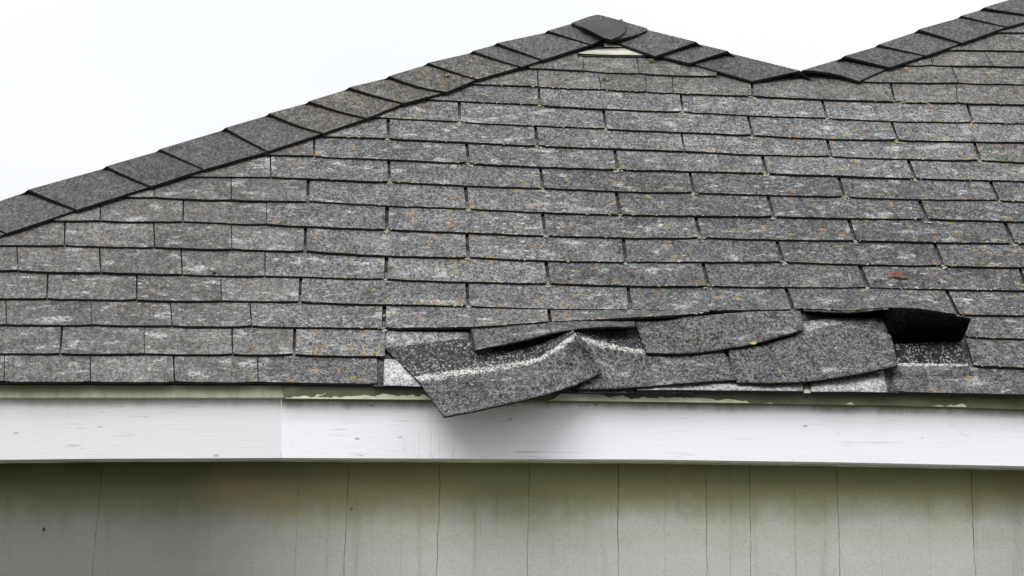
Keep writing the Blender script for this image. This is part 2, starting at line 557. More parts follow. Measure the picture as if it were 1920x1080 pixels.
# ------------------------------------------------------------------ the setting
Gd = 600
gv = [Vector((-Gd, -Gd, 0)), Vector((Gd, -Gd, 0)), Vector((Gd, Gd, 0)), Vector((-Gd, Gd, 0))]
mesh_obj('ground', gv, [(0, 1, 2, 3)], M['lawn'], kind='structure')

house = empty('house', (0, 0, 0), 'white house edge with weathered grey shingle roof, torn shingles hanging over its eave', 'house')

# ------------------------------------------------------------------ traced outline of the roof
# top boundary of the slope, under the middle of the hip caps
HIP = [(-800, 708), (-400, 568), (0, 416), (60, 392), (240, 331), (340, 299), (460, 262), (550, 232), (640, 202), (750, 168),
       (850, 137), (930, 112), (1020, 80), (1075, 62), (1122, 50), (1150, 56), (1230, 84), (1330, 110), (1410, 134), (1500, 138),
       (1560, 131), (1625, 108), (1690, 95), (1765, 68), (1845, 40), (1910, 18), (2000, -14), (2300, -120)]
# course lines (lower edges), named from the top down; optional third value is the lift of the edge above the deck
COURSES = [
    ('q1', [(1867, 62), (1920, 63), (2300, 68)]),
    ('q2', [(1780, 95), (1920, 97), (2300, 104)]),
    ('q3', [(1693, 124), (1920, 126), (2300, 132)]),
    ('b', [(983, 128), (1060, 132), (1140, 137), (1280, 143), (1345, 144), (1500, 150), (1617, 155), (1797, 157), (1920, 159), (2300, 166)]),
    ('c', [(890, 159), (1140, 170), (1280, 177), (1407, 181), (1540, 187), (1680, 192), (1920, 197), (2300, 204)]),
    ('d', [(810, 188), (1007, 199), (1140, 206), (1280, 211), (1403, 218), (1547, 223), (1673, 228), (1920, 233), (2300, 241)]),
    ('e', [(717, 222), (857, 230), (1007, 237), (1133, 243), (1280, 249), (1413, 255), (1557, 262), (1687, 264), (1920, 268), (2300, 276)]),
    ('f', [(590, 257), (640, 258), (723, 261), (873, 268), (1003, 275), (1157, 280), (1287, 285), (1427, 291), (1557, 295), (1827, 302), (1920, 305), (2300, 315)]),
    ('g', [(505, 291), (640, 297), (733, 300), (873, 307), (1013, 314), (1157, 319), (1280, 322), (1433, 326), (1580, 331), (1715, 336), (1920, 341), (2300, 351)]),
    ('h', [(377, 332), (567, 335), (640, 338), (727, 342), (880, 349), (1017, 354), (1200, 361), (1280, 362), (1440, 366), (1580, 370), (1720, 375), (1863, 377), (1920, 379), (2300, 388)]),
    ('i', [(243, 371), (433, 376), (573, 379), (727, 387), (873, 392), (1017, 399), (1157, 404), (1280, 405), (1447, 407), (1587, 410), (1737, 412), (1920, 417), (2300, 426)]),
    ('j', [(117, 415), (343, 417), (573, 425), (723, 432), (877, 437), (1020, 443), (1200, 447), (1313, 447), (1453, 450), (1600, 452), (1767, 455), (1897, 457), (2300, 466)]),
    ('k', [(-300, 452), (0, 460), (287, 465), (567, 472), (720, 480), (873, 484), (1027, 490), (1173, 492), (1280, 492), (1460, 492), (1610, 497), (1780, 500), (1920, 502), (2300, 509)]),
    ('l', [(-300, 502), (0, 508), (333, 516), (560, 520), (720, 525), (1027, 533), (1193, 537), (1280, 537), (1480, 539), (1627, 541), (1780, 544), (1920, 546), (2300, 553)]),
    ('m', [(-300, 556), (0, 560), (257, 564), (547, 567), (717, 572), (873, 575), (1027, 580), (1180, 583), (1280, 583), (1487, 582), (1515, 580), (1593, 584), (1640, 579), (1665, 577), (1725, 580), (1795, 591), (1920, 593), (2300, 599)]),
    ('n', [(-300, 607), (0, 610), (320, 612), (560, 614), (723, 617), (860, 615), (940, 611), (1027, 605), (1160, 598), (1245, 594), (1330, 588), (1807, 633), (1920, 636), (2300, 641)]),
    ('o', [(-300, 661), (0, 664), (547, 666), (640, 668), (730, 670), (1822, 686), (1920, 690), (2300, 696)]),
    ('p', [(-300, 716), (0, 717), (500, 718), (640, 720), (1100, 728), (1500, 734), (1680, 736), (1920, 741), (2300, 748)]),
]
LIFT = {'n': [(723, 0), (860, 0.004), (1027, 0.014), (1160, 0.02), (1245, 0.012), (1330, 0.006), (1331, 0), (2300, 0)],
        'm': [(1487, 0), (1593, 0.012), (1660, 0.016), (1725, 0.012), (1795, 0), (2300, 0)]}
# joints, by the LOWER line of their course: (px at the upper end, px at the lower end, width)
JOINTS = {
    'q1': [(2050, 2060, 5)], 'q2': [(1975, 1985, 5)], 'q3': [(1741, 1749, 2.2), (1842, 1863, 1.3), (2060, 2070, 5)],
    'b': [(1092, 1095, 1.2), (1194, 1198, 1.4), (1344, 1344, 1), (1616, 1616, 1), (1782, 1797, 1.8), (2010, 2025, 5)],
    'c': [(1008, 1009, 2.4), (1120, 1128, 1.6), (1211, 1211, 1.0), (1261, 1262, 1.6), (1409, 1411, 4), (1669, 1677, 4),
          (1793, 1795, 1.6), (2050, 2065, 5)],
    'd': [(1010, 1012, 5), (1276, 1280, 4.5), (1540, 1550, 5), (1812, 1823, 5), (2080, 2095, 5)],
    'e': [(861, 862, 5.5), (1131, 1136, 5.5), (1402, 1410, 5), (1670, 1683, 5), (1945, 1962, 5)],
    'f': [(728, 728, 6), (1003, 1008, 6), (1277, 1283, 3.5), (1550, 1558, 6), (1825, 1837, 6), (2100, 2118, 6)],
    'g': [(589, 589, 4), (874, 879, 6), (1152, 1158, 6), (1428, 1437, 6), (1701, 1715, 6), (1978, 1995, 6)],
    'h': [(507, 508, 2.5), (729, 730, 6), (1013, 1018, 6), (1293, 1300, 6), (1571, 1582, 6), (1855, 1872, 7), (2140, 2160, 6)],
    'i': [(289, 290, 1.5), (433, 434, 2), (578, 577, 6), (872, 877, 6.5), (1155, 1162, 6.5), (1438, 1450, 6.5), (1722, 1737, 7), (2010, 2030, 7)],
    'j': [(188, 188, 2.4), (344, 343, 3.2), (500, 500, 1.2), (726, 725, 7), (1017, 1022, 6.5), (1303, 1313, 6.5), (1590, 1603, 7), (1882, 1900, 7), (2170, 2190, 7)],
    'k': [(-40, -40, 2), (122, 121, 3.2), (288, 290, 2.6), (434, 434, 1.5), (573, 572, 6), (875, 878, 6.5), (1168, 1173, 6.5), (1455, 1468, 7), (1750, 1767, 7.5), (2045, 2065, 7)],
    'l': [(-120, -120, 2), (31, 34, 2), (186, 189, 3), (339, 342, 2.8), (497, 497, 2.2), (725, 723, 7), (1023, 1029, 7), (1317, 1328, 7), (1610, 1627, 8), (1911, 1926, 6), (2200, 2215, 7)],
    'm': [(-60, -60, 2), (90, 88, 3.4), (257, 256, 3.4), (414, 415, 2), (564, 562, 6), (875, 878, 6.5), (1177, 1182, 7), (1472, 1487, 7), (1773, 1796, 7), (2070, 2090, 7)],
    'n': [(-150, -150, 2), (11, 12, 2), (170, 172, 1.2), (319, 323, 2.2), (468, 472, 2.6), (721, 719, 7.5), (1028, 1032, 6.5), (1330, 1332, 3), (1797, 1811, 2), (2105, 2125, 7)],
    'o': [(-40, -40, 2), (117, 113, 4), (270, 271, 1.4), (435, 436, 3), (553, 551, 6), (722, 722, 1), (1809, 1825, 2), (2130, 2150, 7)],
    'p': [(-150, -150, 2), (8, 8, 1.6), (169, 170, 2), (325, 327, 2.8), (483, 484, 2), (707, 708, 1), (1666, 1678, 1), (2010, 2025, 6)],
}
HOLES = {'b': (1344, 1616), 'n': (1331, 1800), 'o': (722, 1812), 'p': (707, 1670)}
order = [c[0] for c in COURSES]
LN = dict(COURSES)
T_TOP = 0.0125      # top surface of a tab at its butt, above the deck
THK = 0.0052


def liftof(key, x):
    return lin(LIFT[key], x, False) if key in LIFT else 0.0


slope_v = [P(x, min(lin(HIP, x) + 4, 745), 0.0) for x in range(-800, 2301, 50)]
bot_v = [P(x, lin(LN['p'], x) + 1, 0.0) for x in range(-800, 2301, 50)]
vs = slope_v + bot_v
nn = len(slope_v)
down = RN * 0.025
vs2 = [v - down for v in vs]
fs = []
for i in range(nn - 1):
    fs.append((nn + i, nn + i + 1, i + 1, i))
    fs.append((2 * nn + i, 2 * nn + i + 1, 3 * nn + i + 1, 3 * nn + i))
    fs.append((nn + i + 1, nn + i, 3 * nn + i, 3 * nn + i + 1))
    fs.append((i, i + 1, 2 * nn + i + 1, 2 * nn + i))
slope = mesh_obj('roof_slope', vs + vs2, fs, M['deck'], house, label='long grey shingled roof slope with torn shingles at the eave')


LINE_A = [(1060, 99.5), (1240, 106)]


def upper(lk, uk, x):
    if lk == 'b' and x < 1400:
        return lin(LINE_A, x)
    return lin(LN[uk], x) if uk else -1e9


def build_tab(lk, uk, jl, jr, mat, parent=slope, name='shingle', label=None):
    """one tab between lower line lk and upper line uk, joints jl / jr = (x_top, x_bottom, width)"""
    xlt, xlb = jl[0] + jl[2] / 2, jl[1] + jl[2] / 2
    xrt, xrb = jr[0] - jr[2] / 2, jr[1] - jr[2] / 2
    wpx = xrb - xlb
    ni = max(5, min(14, int(wpx / 22)))
    droop = random.uniform(-0.4, 1.6)
    tilt = random.uniform(-0.9, 0.9)
    extra = random.uniform(-0.0006, 0.0010)
    skew = random.uniform(-1.2, 1.2)
    cols = []
    for i in range(ni + 1):
        t = i / ni
        xb, xt = xlb + (xrb - xlb) * t, xlt + (xrt - xlt) * t + skew * 0
        yb = lin(LN[lk], xb)
        yt = upper(lk, uk, xt)
        ytop_ext = yt - 14 if not (lk == 'c' and 1344 < xt < 1616) else -1e9
        # wandering lower edge, slightly rounded corners
        corner = max(0, 1 - min(t, 1 - t) * ni / 0.9)
        yb2 = yb - 2.0 + droop * math.sin(math.pi * t) * 0.5 + tilt * (t - 0.5) - corner * random.uniform(0.6, 1.6) + random.uniform(-0.5, 0.5)
        lf = liftof(lk, xb)
        # clip on the hip
        hy = lin(HIP, xt)
        if ytop_ext < hy:
            ytop_ext = hy
        if ytop_ext > yb2 - 1.5:
            continue
        full = max(12.0, min(yb - yt, 62.0)) if yt > -1000 else 34.0
        pts = []
        for k in (0, 0.06, 0.4, 0.78, 1.0):
            y = yb2 + (ytop_ext - yb2) * k
            x = xb + (xt - xb) * min(1, (yb2 - y) / max(full, 1))
            n = T_TOP + extra - 0.0088 * min(1.0, (yb2 - y) / (full + 14)) + lf * max(0, 1 - (yb2 - y) / full) ** 1.2
            if k == 0:
                n -= 0.0006
            pts.append(P(x, y, n))
        cols.append(pts)
    if len(cols) < 2:
        return None
    grid = [[c_[j] for c_ in cols] for j in range(5)]
    return sheet(name, grid, RN, THK, [M[mat], M['edge']], parent, label)


XL, XR = -330, 2260
PALE_ROWS = ('q1', 'q2', 'q3', 'b', 'c')
prev = None
for key in order:
    xs0 = {'q1': 1700, 'q2': 1640, 'q3': 1600}.get(key, XL)
    js = [(xs0, xs0, 0)] + JOINTS[key] + [(XR, XR, 0)]
    hole = HOLES.get(key)
    for ja, jb in zip(js, js[1:]):
        mid = (ja[1] + jb[1]) / 2
        if hole and hole[0] - 3 < mid < hole[1] + 3:
            continue
        if mid < 575 and jb[1] < 640:
            mat = 'shingle_left'
        elif key in PALE_ROWS:
            mat = 'shingle_top'
        else:
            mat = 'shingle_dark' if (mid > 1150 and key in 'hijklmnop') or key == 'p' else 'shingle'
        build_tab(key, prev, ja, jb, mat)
    prev = key

# ------------------------------------------------------------------ the torn place at the eave
TORN = [M['torn'], M['edge'], M['tar']]
BAND = [M['band'], M['edge'], M['tar']]
# bleached remains of the courses below
patch('shingle', [[(722, 655, .005), (800, 647, .005), (880, 640, .005)], [(718, 618, .005), (800, 619, .004), (876, 620, .004)]],
      8, 3, .004, [M['pale'], M['edge']], slope, 'bleached shingle remnant left of the torn strip', jit=.6)
patch('shingle', [[(700, 724, .009), (850, 726, .009)], [(700, 672, .004), (850, 674, .004)]], 6, 2, .004, [M['under'], M['edge']], slope)
patch('starter_strip', [[(719, 723, .0125), (756, 723.5, .0125), (800, 725, .0125)], [(721, 673, .0085), (756, 674, .0085), (800, 676, .0085)]], 6, 3, .0015,
      [M['white'], M['edge']], slope, 'white starter strip showing left of the hanging shingle', jit=.5)
patch('starter_strip', [[(1195, 731, .012), (1350, 731.5, .012), (1506, 733, .012)], [(1195, 700, .007), (1350, 701, .007), (1506, 702, .007)]], 10, 2, .005,
      [M['white'], M['edge']], slope, 'long white starter strip bared under the lifted shingles', jit=.5)
patch('starter_strip', [[(1521, 734, .012), (1600, 734, .012), (1664, 735.5, .012)], [(1516, 690, .007), (1600, 691, .007), (1656, 691, .007)]], 8, 2, .005,
      [M['white'], M['edge']], slope, 'short white starter strip beside the dark joint', jit=.5)
patch('starter_strip', [[(1507, 737, .006), (1522, 737, .006)], [(1505, 705, .004), (1518, 705, .004)]], 2, 2, .002, [M['bare'], M['edge']], slope)
patch('shingle', [[(1655, 735, .0105), (1685, 736, .0105)], [(1648, 680, .004), (1678, 680, .004)]], 4, 3, .004, [M['under'], M['edge']], slope)
patch('shingle', [[(870, 734, .006), (1100, 736, .006), (1300, 737, .006)], [(870, 612, .003), (1100, 612, .003), (1300, 612, .003)]],
      10, 6, .003, [M['under'], M['edge']], slope)
# hanging torn strip, left half: rotated out over the fascia, folded up at its right end
A_B = [(833, 781, .034), (900, 768, .036), (1000, 745.5, .036), (1062, 727, .032), (1100, 712, .026), (1128, 699, .022)]
A_M = [(783, 712, .018), (850, 701, .018), (930, 690, .018), (1005, 675, .024), (1047, 650, .040), (1080, 627, .050)]
A_T = [(721, 652, .010), (800, 643, .009), (872, 636, .009), (960, 655, .008), (1020, 640, .022), (1072, 614, .040)]
A_Q = [(808, 747, .027), (875, 734, .028), (965, 718, .028), (1034, 700, .030), (1075, 682, .034), (1106, 664, .036)]
A_R = [(752, 682, .013), (825, 672, .012), (900, 664, .010), (985, 668, .012), (1032, 646, .030), (1076, 620, .046)]
patch('torn_shingle', [A_B, A_Q, A_M, A_R, A_T], 44, 30, .0035, BAND, slope, 'torn shingle strip hanging down over the white fascia', jit=.9, crumple=.010)
# right half, still lying at the eave
patch('torn_shingle', [[(1083, 729, .014), (1140, 728.5, .014), (1210, 724.5, .018), (1300, 717, .020), (1384, 711.5, .022)],
                       [(1098, 692, .016), (1150, 694, .013), (1220, 690, .013), (1300, 684, .014), (1372, 681, .014)],
                       [(1088, 634, .036), (1132, 646, .022), (1200, 659, .014), (1290, 660, .011), (1355, 657, .011)],
                       [(1075, 622, .040), (1128, 630, .018), (1200, 640, .010), (1280, 640, .009), (1353, 640, .009)],
                       [(1068, 606, .030), (1125, 612, .012), (1200, 616, .008), (1280, 616, .008), (1352, 616, .008)]],
      34, 24, .0035, BAND, slope, 'crumpled shingle with pale seal line right of the fold', jit=.8, crumple=.0075)
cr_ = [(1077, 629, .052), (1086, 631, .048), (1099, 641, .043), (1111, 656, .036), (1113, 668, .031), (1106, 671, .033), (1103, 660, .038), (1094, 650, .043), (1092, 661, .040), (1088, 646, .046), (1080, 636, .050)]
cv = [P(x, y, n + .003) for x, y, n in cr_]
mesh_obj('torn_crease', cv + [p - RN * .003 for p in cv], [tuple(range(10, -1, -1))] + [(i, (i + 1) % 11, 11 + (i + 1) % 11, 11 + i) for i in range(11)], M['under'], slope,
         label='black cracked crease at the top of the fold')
# curled flap above the hollow
patch('torn_shingle', [[(892, 656, .032), (965, 641, .036), (1055, 620.5, .046), (1115, 613.5, .046), (1191, 612, .040)],
                       [(888, 636, .024), (962, 626, .028), (1050, 612, .036), (1115, 607.5, .037), (1190, 607, .033)],
                       [(883, 616, .014), (958, 609, .016), (1045, 603, .022), (1115, 601, .024), (1189, 602, .022)]],
      16, 6, .004, TORN, slope, 'narrow lifted shingle flap over the black hollow', jit=.6, crumple=.003)
# tab lying askew in the middle
patch('torn_shingle', [[(1211, 661, .024), (1275, 662.5, .022), (1340, 657, .022), (1425, 641, .024), (1506, 618, .026)],
                       [(1201, 632, .022), (1270, 631, .019), (1335, 625, .018), (1420, 612, .019), (1504, 600, .021)],
                       [(1190, 603, .018), (1262, 597, .014), (1330, 590.5, .013), (1418, 584, .014), (1501, 583, .016)]],
      28, 14, .0042, TORN, slope, 'askew shingle tab with orange lichen above the joint', jit=.8, crumple=.0075)
# big slipped tab on the right
patch('torn_shingle', [[(1381, 717, .020), (1460, 717, .022), (1520, 714, .024), (1600, 702, .028), (1683, 685, .034)],
                       [(1371, 686, .018), (1450, 680, .019), (1515, 675, .021), (1598, 662, .020), (1674, 644, .022)],
                       [(1366, 657, .015), (1440, 640, .014), (1506, 622, .016), (1580, 605, .013), (1661, 588, .012)]],
      28, 16, .0042, TORN, slope, 'large slipped shingle tab above the white starter strip', jit=.7, crumple=.0045)
patch('shingle', [[(1500, 640, .010), (1590, 625, .011), (1662, 612, .012)], [(1503, 603, .006), (1590, 594, .006), (1662, 590, .006)]],
      8, 3, .004, [M['pale'], M['edge']], slope)
# bare tarred strip with seal line, right of it
patch('shingle', [[(1655, 672, .0045), (1740, 672, .0045), (1812, 672, .0045)], [(1655, 650, .004), (1740, 650, .004), (1810, 650, .004)],
                  [(1655, 612, .003), (1740, 612, .003), (1806, 612, .003)]],
      14, 10, .003, [M['under'], M['edge']], slope)
patch('shingle', [[(1672, 704, .0088), (1740, 704, .0088), (1824, 704, .0084)], [(1674, 683, .0090), (1740, 683.5, .0090), (1815, 684, .0082)],
                  [(1676, 664, .0078), (1740, 664, .0078), (1808, 664, .0070)], [(1679, 640, .0065), (1740, 640, .0065), (1800, 640, .0060)]],
      14, 12, .0003, [M['bandf'], M['edge']], slope, 'tarred shingle top with a whitish seal line')
# folded back tab whose black underside faces out
patch('torn_shingle', [[(1803, 637, .006), (1740, 641, .006), (1672, 641, .006), (1650, 600, .005), (1590, 592, .005), (1510, 588, .005)],
                       [(1813, 616, .050), (1738, 610, .056), (1676, 606, .054), (1652, 588, .028), (1592, 588, .020), (1510, 585, .014)],
                       [(1820, 597, .074), (1735, 582, .086), (1674, 577.5, .080), (1650, 578, .052), (1593, 583.5, .034), (1507, 580, .024)]],
      20, 10, .004, [M['tar'], M['shingle_dark'], M['tar']], slope, 'upturned shingle showing its black underside', jit=.3)

# ------------------------------------------------------------------ exposed boards under the peak
patch('shingle', [[(1082, 104.5, .011), (1150, 105.5, .011), (1232, 107, .011)], [(1085, 76, .004), (1150, 76, .004), (1228, 84, .004)]],
      6, 2, .003, [M['deck'], M['edge']], slope)
patch('bare_board', [[(1084, 100, .0135), (1138, 102.5, .0135), (1182, 103, .0135), (1232, 104, .0135)],
                     [(1100, 95, .013), (1140, 91.5, .013), (1190, 90.5, .013), (1231, 100, .013)]],
      8, 2, .004, [M['bare'], M['edge']], slope, 'pale bare board showing under the roof peak')
patch('bare_board', [[(1134, 87.5, .0145), (1160, 88, .0145), (1184, 87.5, .0145)],
                     [(1132, 81.5, .014), (1155, 82, .014), (1180, 85.5, .014)]], 5, 1, .003, [M['bare'], M['edge']], slope)

# ------------------------------------------------------------------ hip ridges with their caps


def hip_base(name, line):
    top = [P(x, y + 1.5, 0.014) for x, y in line]
    fr = [P(x, y + 9, 0.0) for x, y in line]
    vs_ = fr + top + [p - RN * .03 for p in top]
    n_ = len(line)
    f_ = []
    for i in range(n_ - 1):
        f_.append((i, i + 1, n_ + i + 1, n_ + i))
        f_.append((n_ + i, n_ + i + 1, 2 * n_ + i + 1, 2 * n_ + i))
        f_.append((i + 1, i, 2 * n_ + i, 2 * n_ + i + 1))
    return mesh_obj(name, vs_, f_, M['deck'], house)


def back_dir(side):
    return Vector((side * math.cos(PITCH), 0.12, -math.sin(PITCH)))


def cap(name, oa, ob, ia, ib, parent, side, mat, lo_a=True, label=None, bend=0.0, lift=0.0, over=8):
    """ridge cap: outer fold oa..ob, inner edge ia..ib (pixels). 'a' is the butt end that lies on top of the next cap"""
    # prolong under the neighbour at the b end
    def ext(p, q, d):
        L_ = math.hypot(q[0] - p[0], q[1] - p[1])
        return (q[0] + (q[0] - p[0]) * d / L_, q[1] + (q[1] - p[1]) * d / L_)
    ob2, ib2 = ext(oa, ob, over), ext(ia, ib, over)
    ni, nj = 6, 6
    grid = []
    bd = back_dir(side)
    for j in range(nj + 1):
        v = j / nj
        row = []
        for i in range(ni + 1):
            u = i / ni
            x0, y0 = ia[0] + (ib2[0] - ia[0]) * u, ia[1] + (ib2[1] - ia[1]) * u
            x1, y1 = oa[0] + (ob2[0] - oa[0]) * u, oa[1] + (ob2[1] - oa[1]) * u
            h = (0.0335 - 0.010 * u) + lift
            hi_ = (0.0215 - 0.0045 * u) + lift * 0.6
            x, y = x0 + (x1 - x0) * v, y0 + (y1 - y0) * v
            y += bend * math.sin(math.pi * v) * (1 - u) + v * (1.8 - 3.4 * (1 - u))
            row.append(P(x, y, hi_ + (h - hi_) * v))
        grid.append(row)
    # the half that folds over the back
    top = grid[-1]
    for k, dd in ((1, .006), (2, .05), (3, .115)):
        off = bd * dd - RN * (0.0 if k > 1 else 0.0)
        grid.append([p + off + RN * (0.0) for p in top])
    nj2 = len(grid) - 1
    if side > 0 and False:
        pass
    # face order: keep the normal outwards
    a_left = oa[0] < ob[0]
    if not a_left:
        grid = [list(reversed(r)) for r in grid]
    for r in (0,):
        for i in range(len(grid[r])):
            grid[r][i] = grid[r][i] + RS * random.uniform(-.0008, .0008)
    return sheet(name, grid, RN, .0055, [M[mat], M['edge'], M['edge']], parent, label)


LEFT_O = [(-190, 447), (-60, 399), (53, 357), (200, 313), (300, 281), (423, 241), (505, 214), (580, 191), (655, 165), (730, 144), (803, 119),
          (887, 97), (932, 82), (1027, 59), (1072, 43)]
LEFT_I = [(-85, 474), (12, 437), (145, 393), (283, 349), (383, 317), (503, 283), (607, 249), (688, 221), (757, 193), (837, 172), (895, 148),
          (978, 125), (1018, 112), (1109, 83), (1137, 71)]
hl = hip_base('hip_ridge', [(a[0] * .5 + b[0] * .5, a[1] * .5 + b[1] * .5) for a, b in zip(LEFT_O, LEFT_I)])
for k in range(len(LEFT_O) - 1):
    lich = 6 <= k <= 8 or k == 10
    cap('ridge_cap', LEFT_O[k], LEFT_O[k + 1], LEFT_I[k], LEFT_I[k + 1], hl, -1, 'cap_lichen' if 5 < k < 11 else 'cap',
        bend=(5, 1.5, 0.5, 1, 0, 1, 3, 2, 1, 4, 1, 1, 0, 0)[k % 14], lift=random.uniform(-.001, .0015))
# descending ridge right of the peak: butt ends face right / down
R_O = [(1304, 80), (1364, 97), (1500, 134)]
R_I = [(1229, 105), (1292, 118), (1411, 152)]
hr = hip_base('hip_ridge', [(1180, 64), (1262, 90), (1328, 108), (1448, 142)])
cap('ridge_cap', (1500, 134), (1364, 97), (1411, 152), (1293, 118), hr, 1, 'cap', lift=-.005)
cap('ridge_cap', (1364, 97), (1304, 80), (1293, 118), (1238, 105), hr, 1, 'cap')
cap('ridge_cap', (1305, 80), (1213, 54), (1229, 105), (1148, 77), hr, 1, 'cap', lift=.004, over=4)
# peak cap with its smooth patch
pk = patch('ridge_cap', [[(1134, 72.5, .032), (1145, 75, .033), (1185, 67.5, .033), (1214, 57, .032)],
                         [(1100, 56, .034), (1122, 50, .037), (1165, 47, .037), (1214, 54.5, .033)],
                         [(1072, 42.5, .033), (1112, 29, .039), (1135, 30.5, .039), (1213, 53, .033)]],
           12, 8, .0055, [M['cap'], M['edge'], M['edge']], hl, 'topmost ridge cap at the roof peak', smooth=False)
patch('ridge_cap', [[(1072, 42.5, .033), (1112, 29, .039), (1135, 30.5, .039), (1213, 53, .033)],
                    [(1074, 44, .010), (1112, 31, .010), (1135, 32, .010), (1211, 54, .010)]],
      8, 1, .0045, [M['cap'], M['edge'], M['edge']], hl)
mp = [(1080, 44), (1103, 40), (1118, 40.5), (1132, 37.5), (1152, 37), (1161, 37.5), (1165, 35), (1169, 40), (1172, 47), (1172, 59), (1163, 66.5), (1146, 74), (1133, 70.5), (1108, 58)]
mv = [P(x, y, .0415 + (y - 55) * -.00012) for x, y in mp]
mb = [p - RN * .0012 for p in mv]
mk = len(mv)
mesh_obj('membrane_patch', mv + mb, [tuple(range(mk - 1, -1, -1))] + [(i, (i + 1) % mk, mk + (i + 1) % mk, mk + i) for i in range(mk)],
         M['membrane'], hl, label='smooth dark grey patch stuck over the peak')
# ridge climbing to the right
O3 = [(1505, 133), (1583, 106.5), (1647, 85), (1723, 56.5), (1802, 31), (1844, 16), (1925, -12), (2010, -42), (2095, -72), (2180, -102)]
I3 = [(1611, 152), (1668, 126), (1736, 104), (1804, 80), (1888, 50), (1958, 32), (2040, 2), (2125, -28), (2210, -58), (2300, -90)]
h3 = hip_base('hip_ridge', [(a[0] * .5 + b[0] * .5, a[1] * .5 + b[1] * .5) for a, b in zip(O3, I3)])
for k in range(len(O3) - 1):
    cap('ridge_cap', O3[k], O3[k + 1], I3[k], I3[k + 1], h3, -1, 'cap', bend=-5 if k == 0 else 0, lift=-.005 if k == 0 else random.uniform(-.001, .0015))

# slopes behind the ridges


def back_slope(line, side, depth):
    a = [P(x, y + 4, .002) for x, y in line]
    bd_ = back_dir(side)
    b_ = [p + bd_ * depth for p in a]
    n_ = len(a)
    dn = Vector((0, 0, -.03))
    vs_ = a + b_ + [p + dn for p in a + b_]
    f_ = []
    for i in range(n_ - 1):
        f_.append((i, i + 1, n_ + i + 1, n_ + i))
        f_.append((2 * n_ + i + 1, 2 * n_ + i, 3 * n_ + i, 3 * n_ + i + 1))
    return mesh_obj('roof_slope', vs_, f_, M['shingle_left'], house)


back_slope([(-800, 690), (-400, 545), (0, 394), (240, 315), (460, 249), (650, 189), (850, 122), (1020, 76), (1120, 50)], -1, 3.0)
back_slope([(1120, 50), (1270, 88), (1430, 130)], 1, 0.28)
back_slope([(1545, 135), (1690, 90), (1845, 40), (2000, -14), (2300, -120)], -1, 0.45)

# ------------------------------------------------------------------ drip edge, fascia and wall
def strip(name, tops, bots, Y, depth, mat, label=None, parent=house, kind=None):
    """upright board following slightly wavy top and bottom lines; tops / bots in pixels"""
    xs = sorted(set([p[0] for p in tops] + [p[0] for p in bots]))
    x0, x1 = xs[0], xs[-1]
    n_ = max(2, int((x1 - x0) / 40))
    X = [x0 + (x1 - x0) * i / n_ for i in range(n_ + 1)]
    F, B_, uv = [], [], []
    rows = 5
    for r in range(rows):
        for x in X:
            yt, yb = lin(tops, x), lin(bots, x)
            F.append(V(x, yb + (yt - yb) * r / (rows - 1), Y))
            uv.append(((x - x0) / (x1 - x0), r / (rows - 1)))
    m = len(X)
    vs_ = F + [p + Vector((0, depth, 0)) for p in F]
    uv = uv * 2
    b0 = rows * m
    f_ = []
    for r in range(rows - 1):
        for i in range(m - 1):
            a = r * m + i
            f_.append((a, a + 1, a + m + 1, a + m))
            f_.append((b0 + a + 1, b0 + a, b0 + a + m, b0 + a + m + 1))
    for i in range(m - 1):
        f_.append((i + 1, i, b0 + i, b0 + i + 1))
        t_ = (rows - 1) * m + i
        f_.append((t_, t_ + 1, b0 + t_ + 1, b0 + t_))
    for r in range(rows - 1):
        a = r * m
        f_.append((a, a + m, b0 + a + m, b0 + a))
        a = r * m + m - 1
        f_.append((a + m, a, b0 + a, b0 + a + m))
    return mesh_obj(name, vs_, f_, mat, parent, uvs=uv, label=label)


EAVE = LN['p']
eave_dn = lambda d: [(x, y + d) for x, y in EAVE]
# drip edge strips right behind the butts
strip('drip_edge', [(-800, 723), (0, 722), (531, 723)], [(-800, 746), (0, 745.5), (531, 745.5)], .004, .018, M['drip_pale'],
      'pale green mildewed drip edge at the left')
strip('drip_edge', [(531.5, 723), (1100, 730), (1500, 737), (1680, 739), (1920, 744), (2400, 752)],
      [(531.5, 747.5), (830, 750), (1100, 752), (1405, 756), (1680, 760), (1920, 767), (2400, 776)], .000, .022, M['drip_dark'],
      'dark olive drip edge with peeling cream paint')


def flake(name, pts, base_pts, Y=-.0012, t=.0011, label=None):
    """thin paint film: ragged upper outline over a straight lower one"""
    x0, x1 = pts[0][0], pts[-1][0]
    n_ = max(4, int((x1 - x0) / 3.5))
    T, B_ = [], []
    for i in range(n_ + 1):
        x = x0 + (x1 - x0) * i / n_
        yb = lin(base_pts, x)
        yt = min(lin(pts, x) + random.uniform(-1.0, 1.0) + 3.2 * mn.noise(Vector((x * .09, 1, 7))), yb - .3)
        T.append(V(x, yt, Y))
        B_.append(V(x, yb, Y))
    n1 = n_ + 1
    vs_ = T + B_ + [p + Vector((0, t, 0)) for p in T + B_]
    f_ = []
    for i in range(n_):
        f_.append((n1 + i, n1 + i + 1, i + 1, i))
        f_.append((i, i + 1, 2 * n1 + i + 1, 2 * n1 + i))
        f_.append((n1 + i + 1, n1 + i, 3 * n1 + i, 3 * n1 + i + 1))
    return mesh_obj(name, vs_, f_, M['flake'], house, label=label)


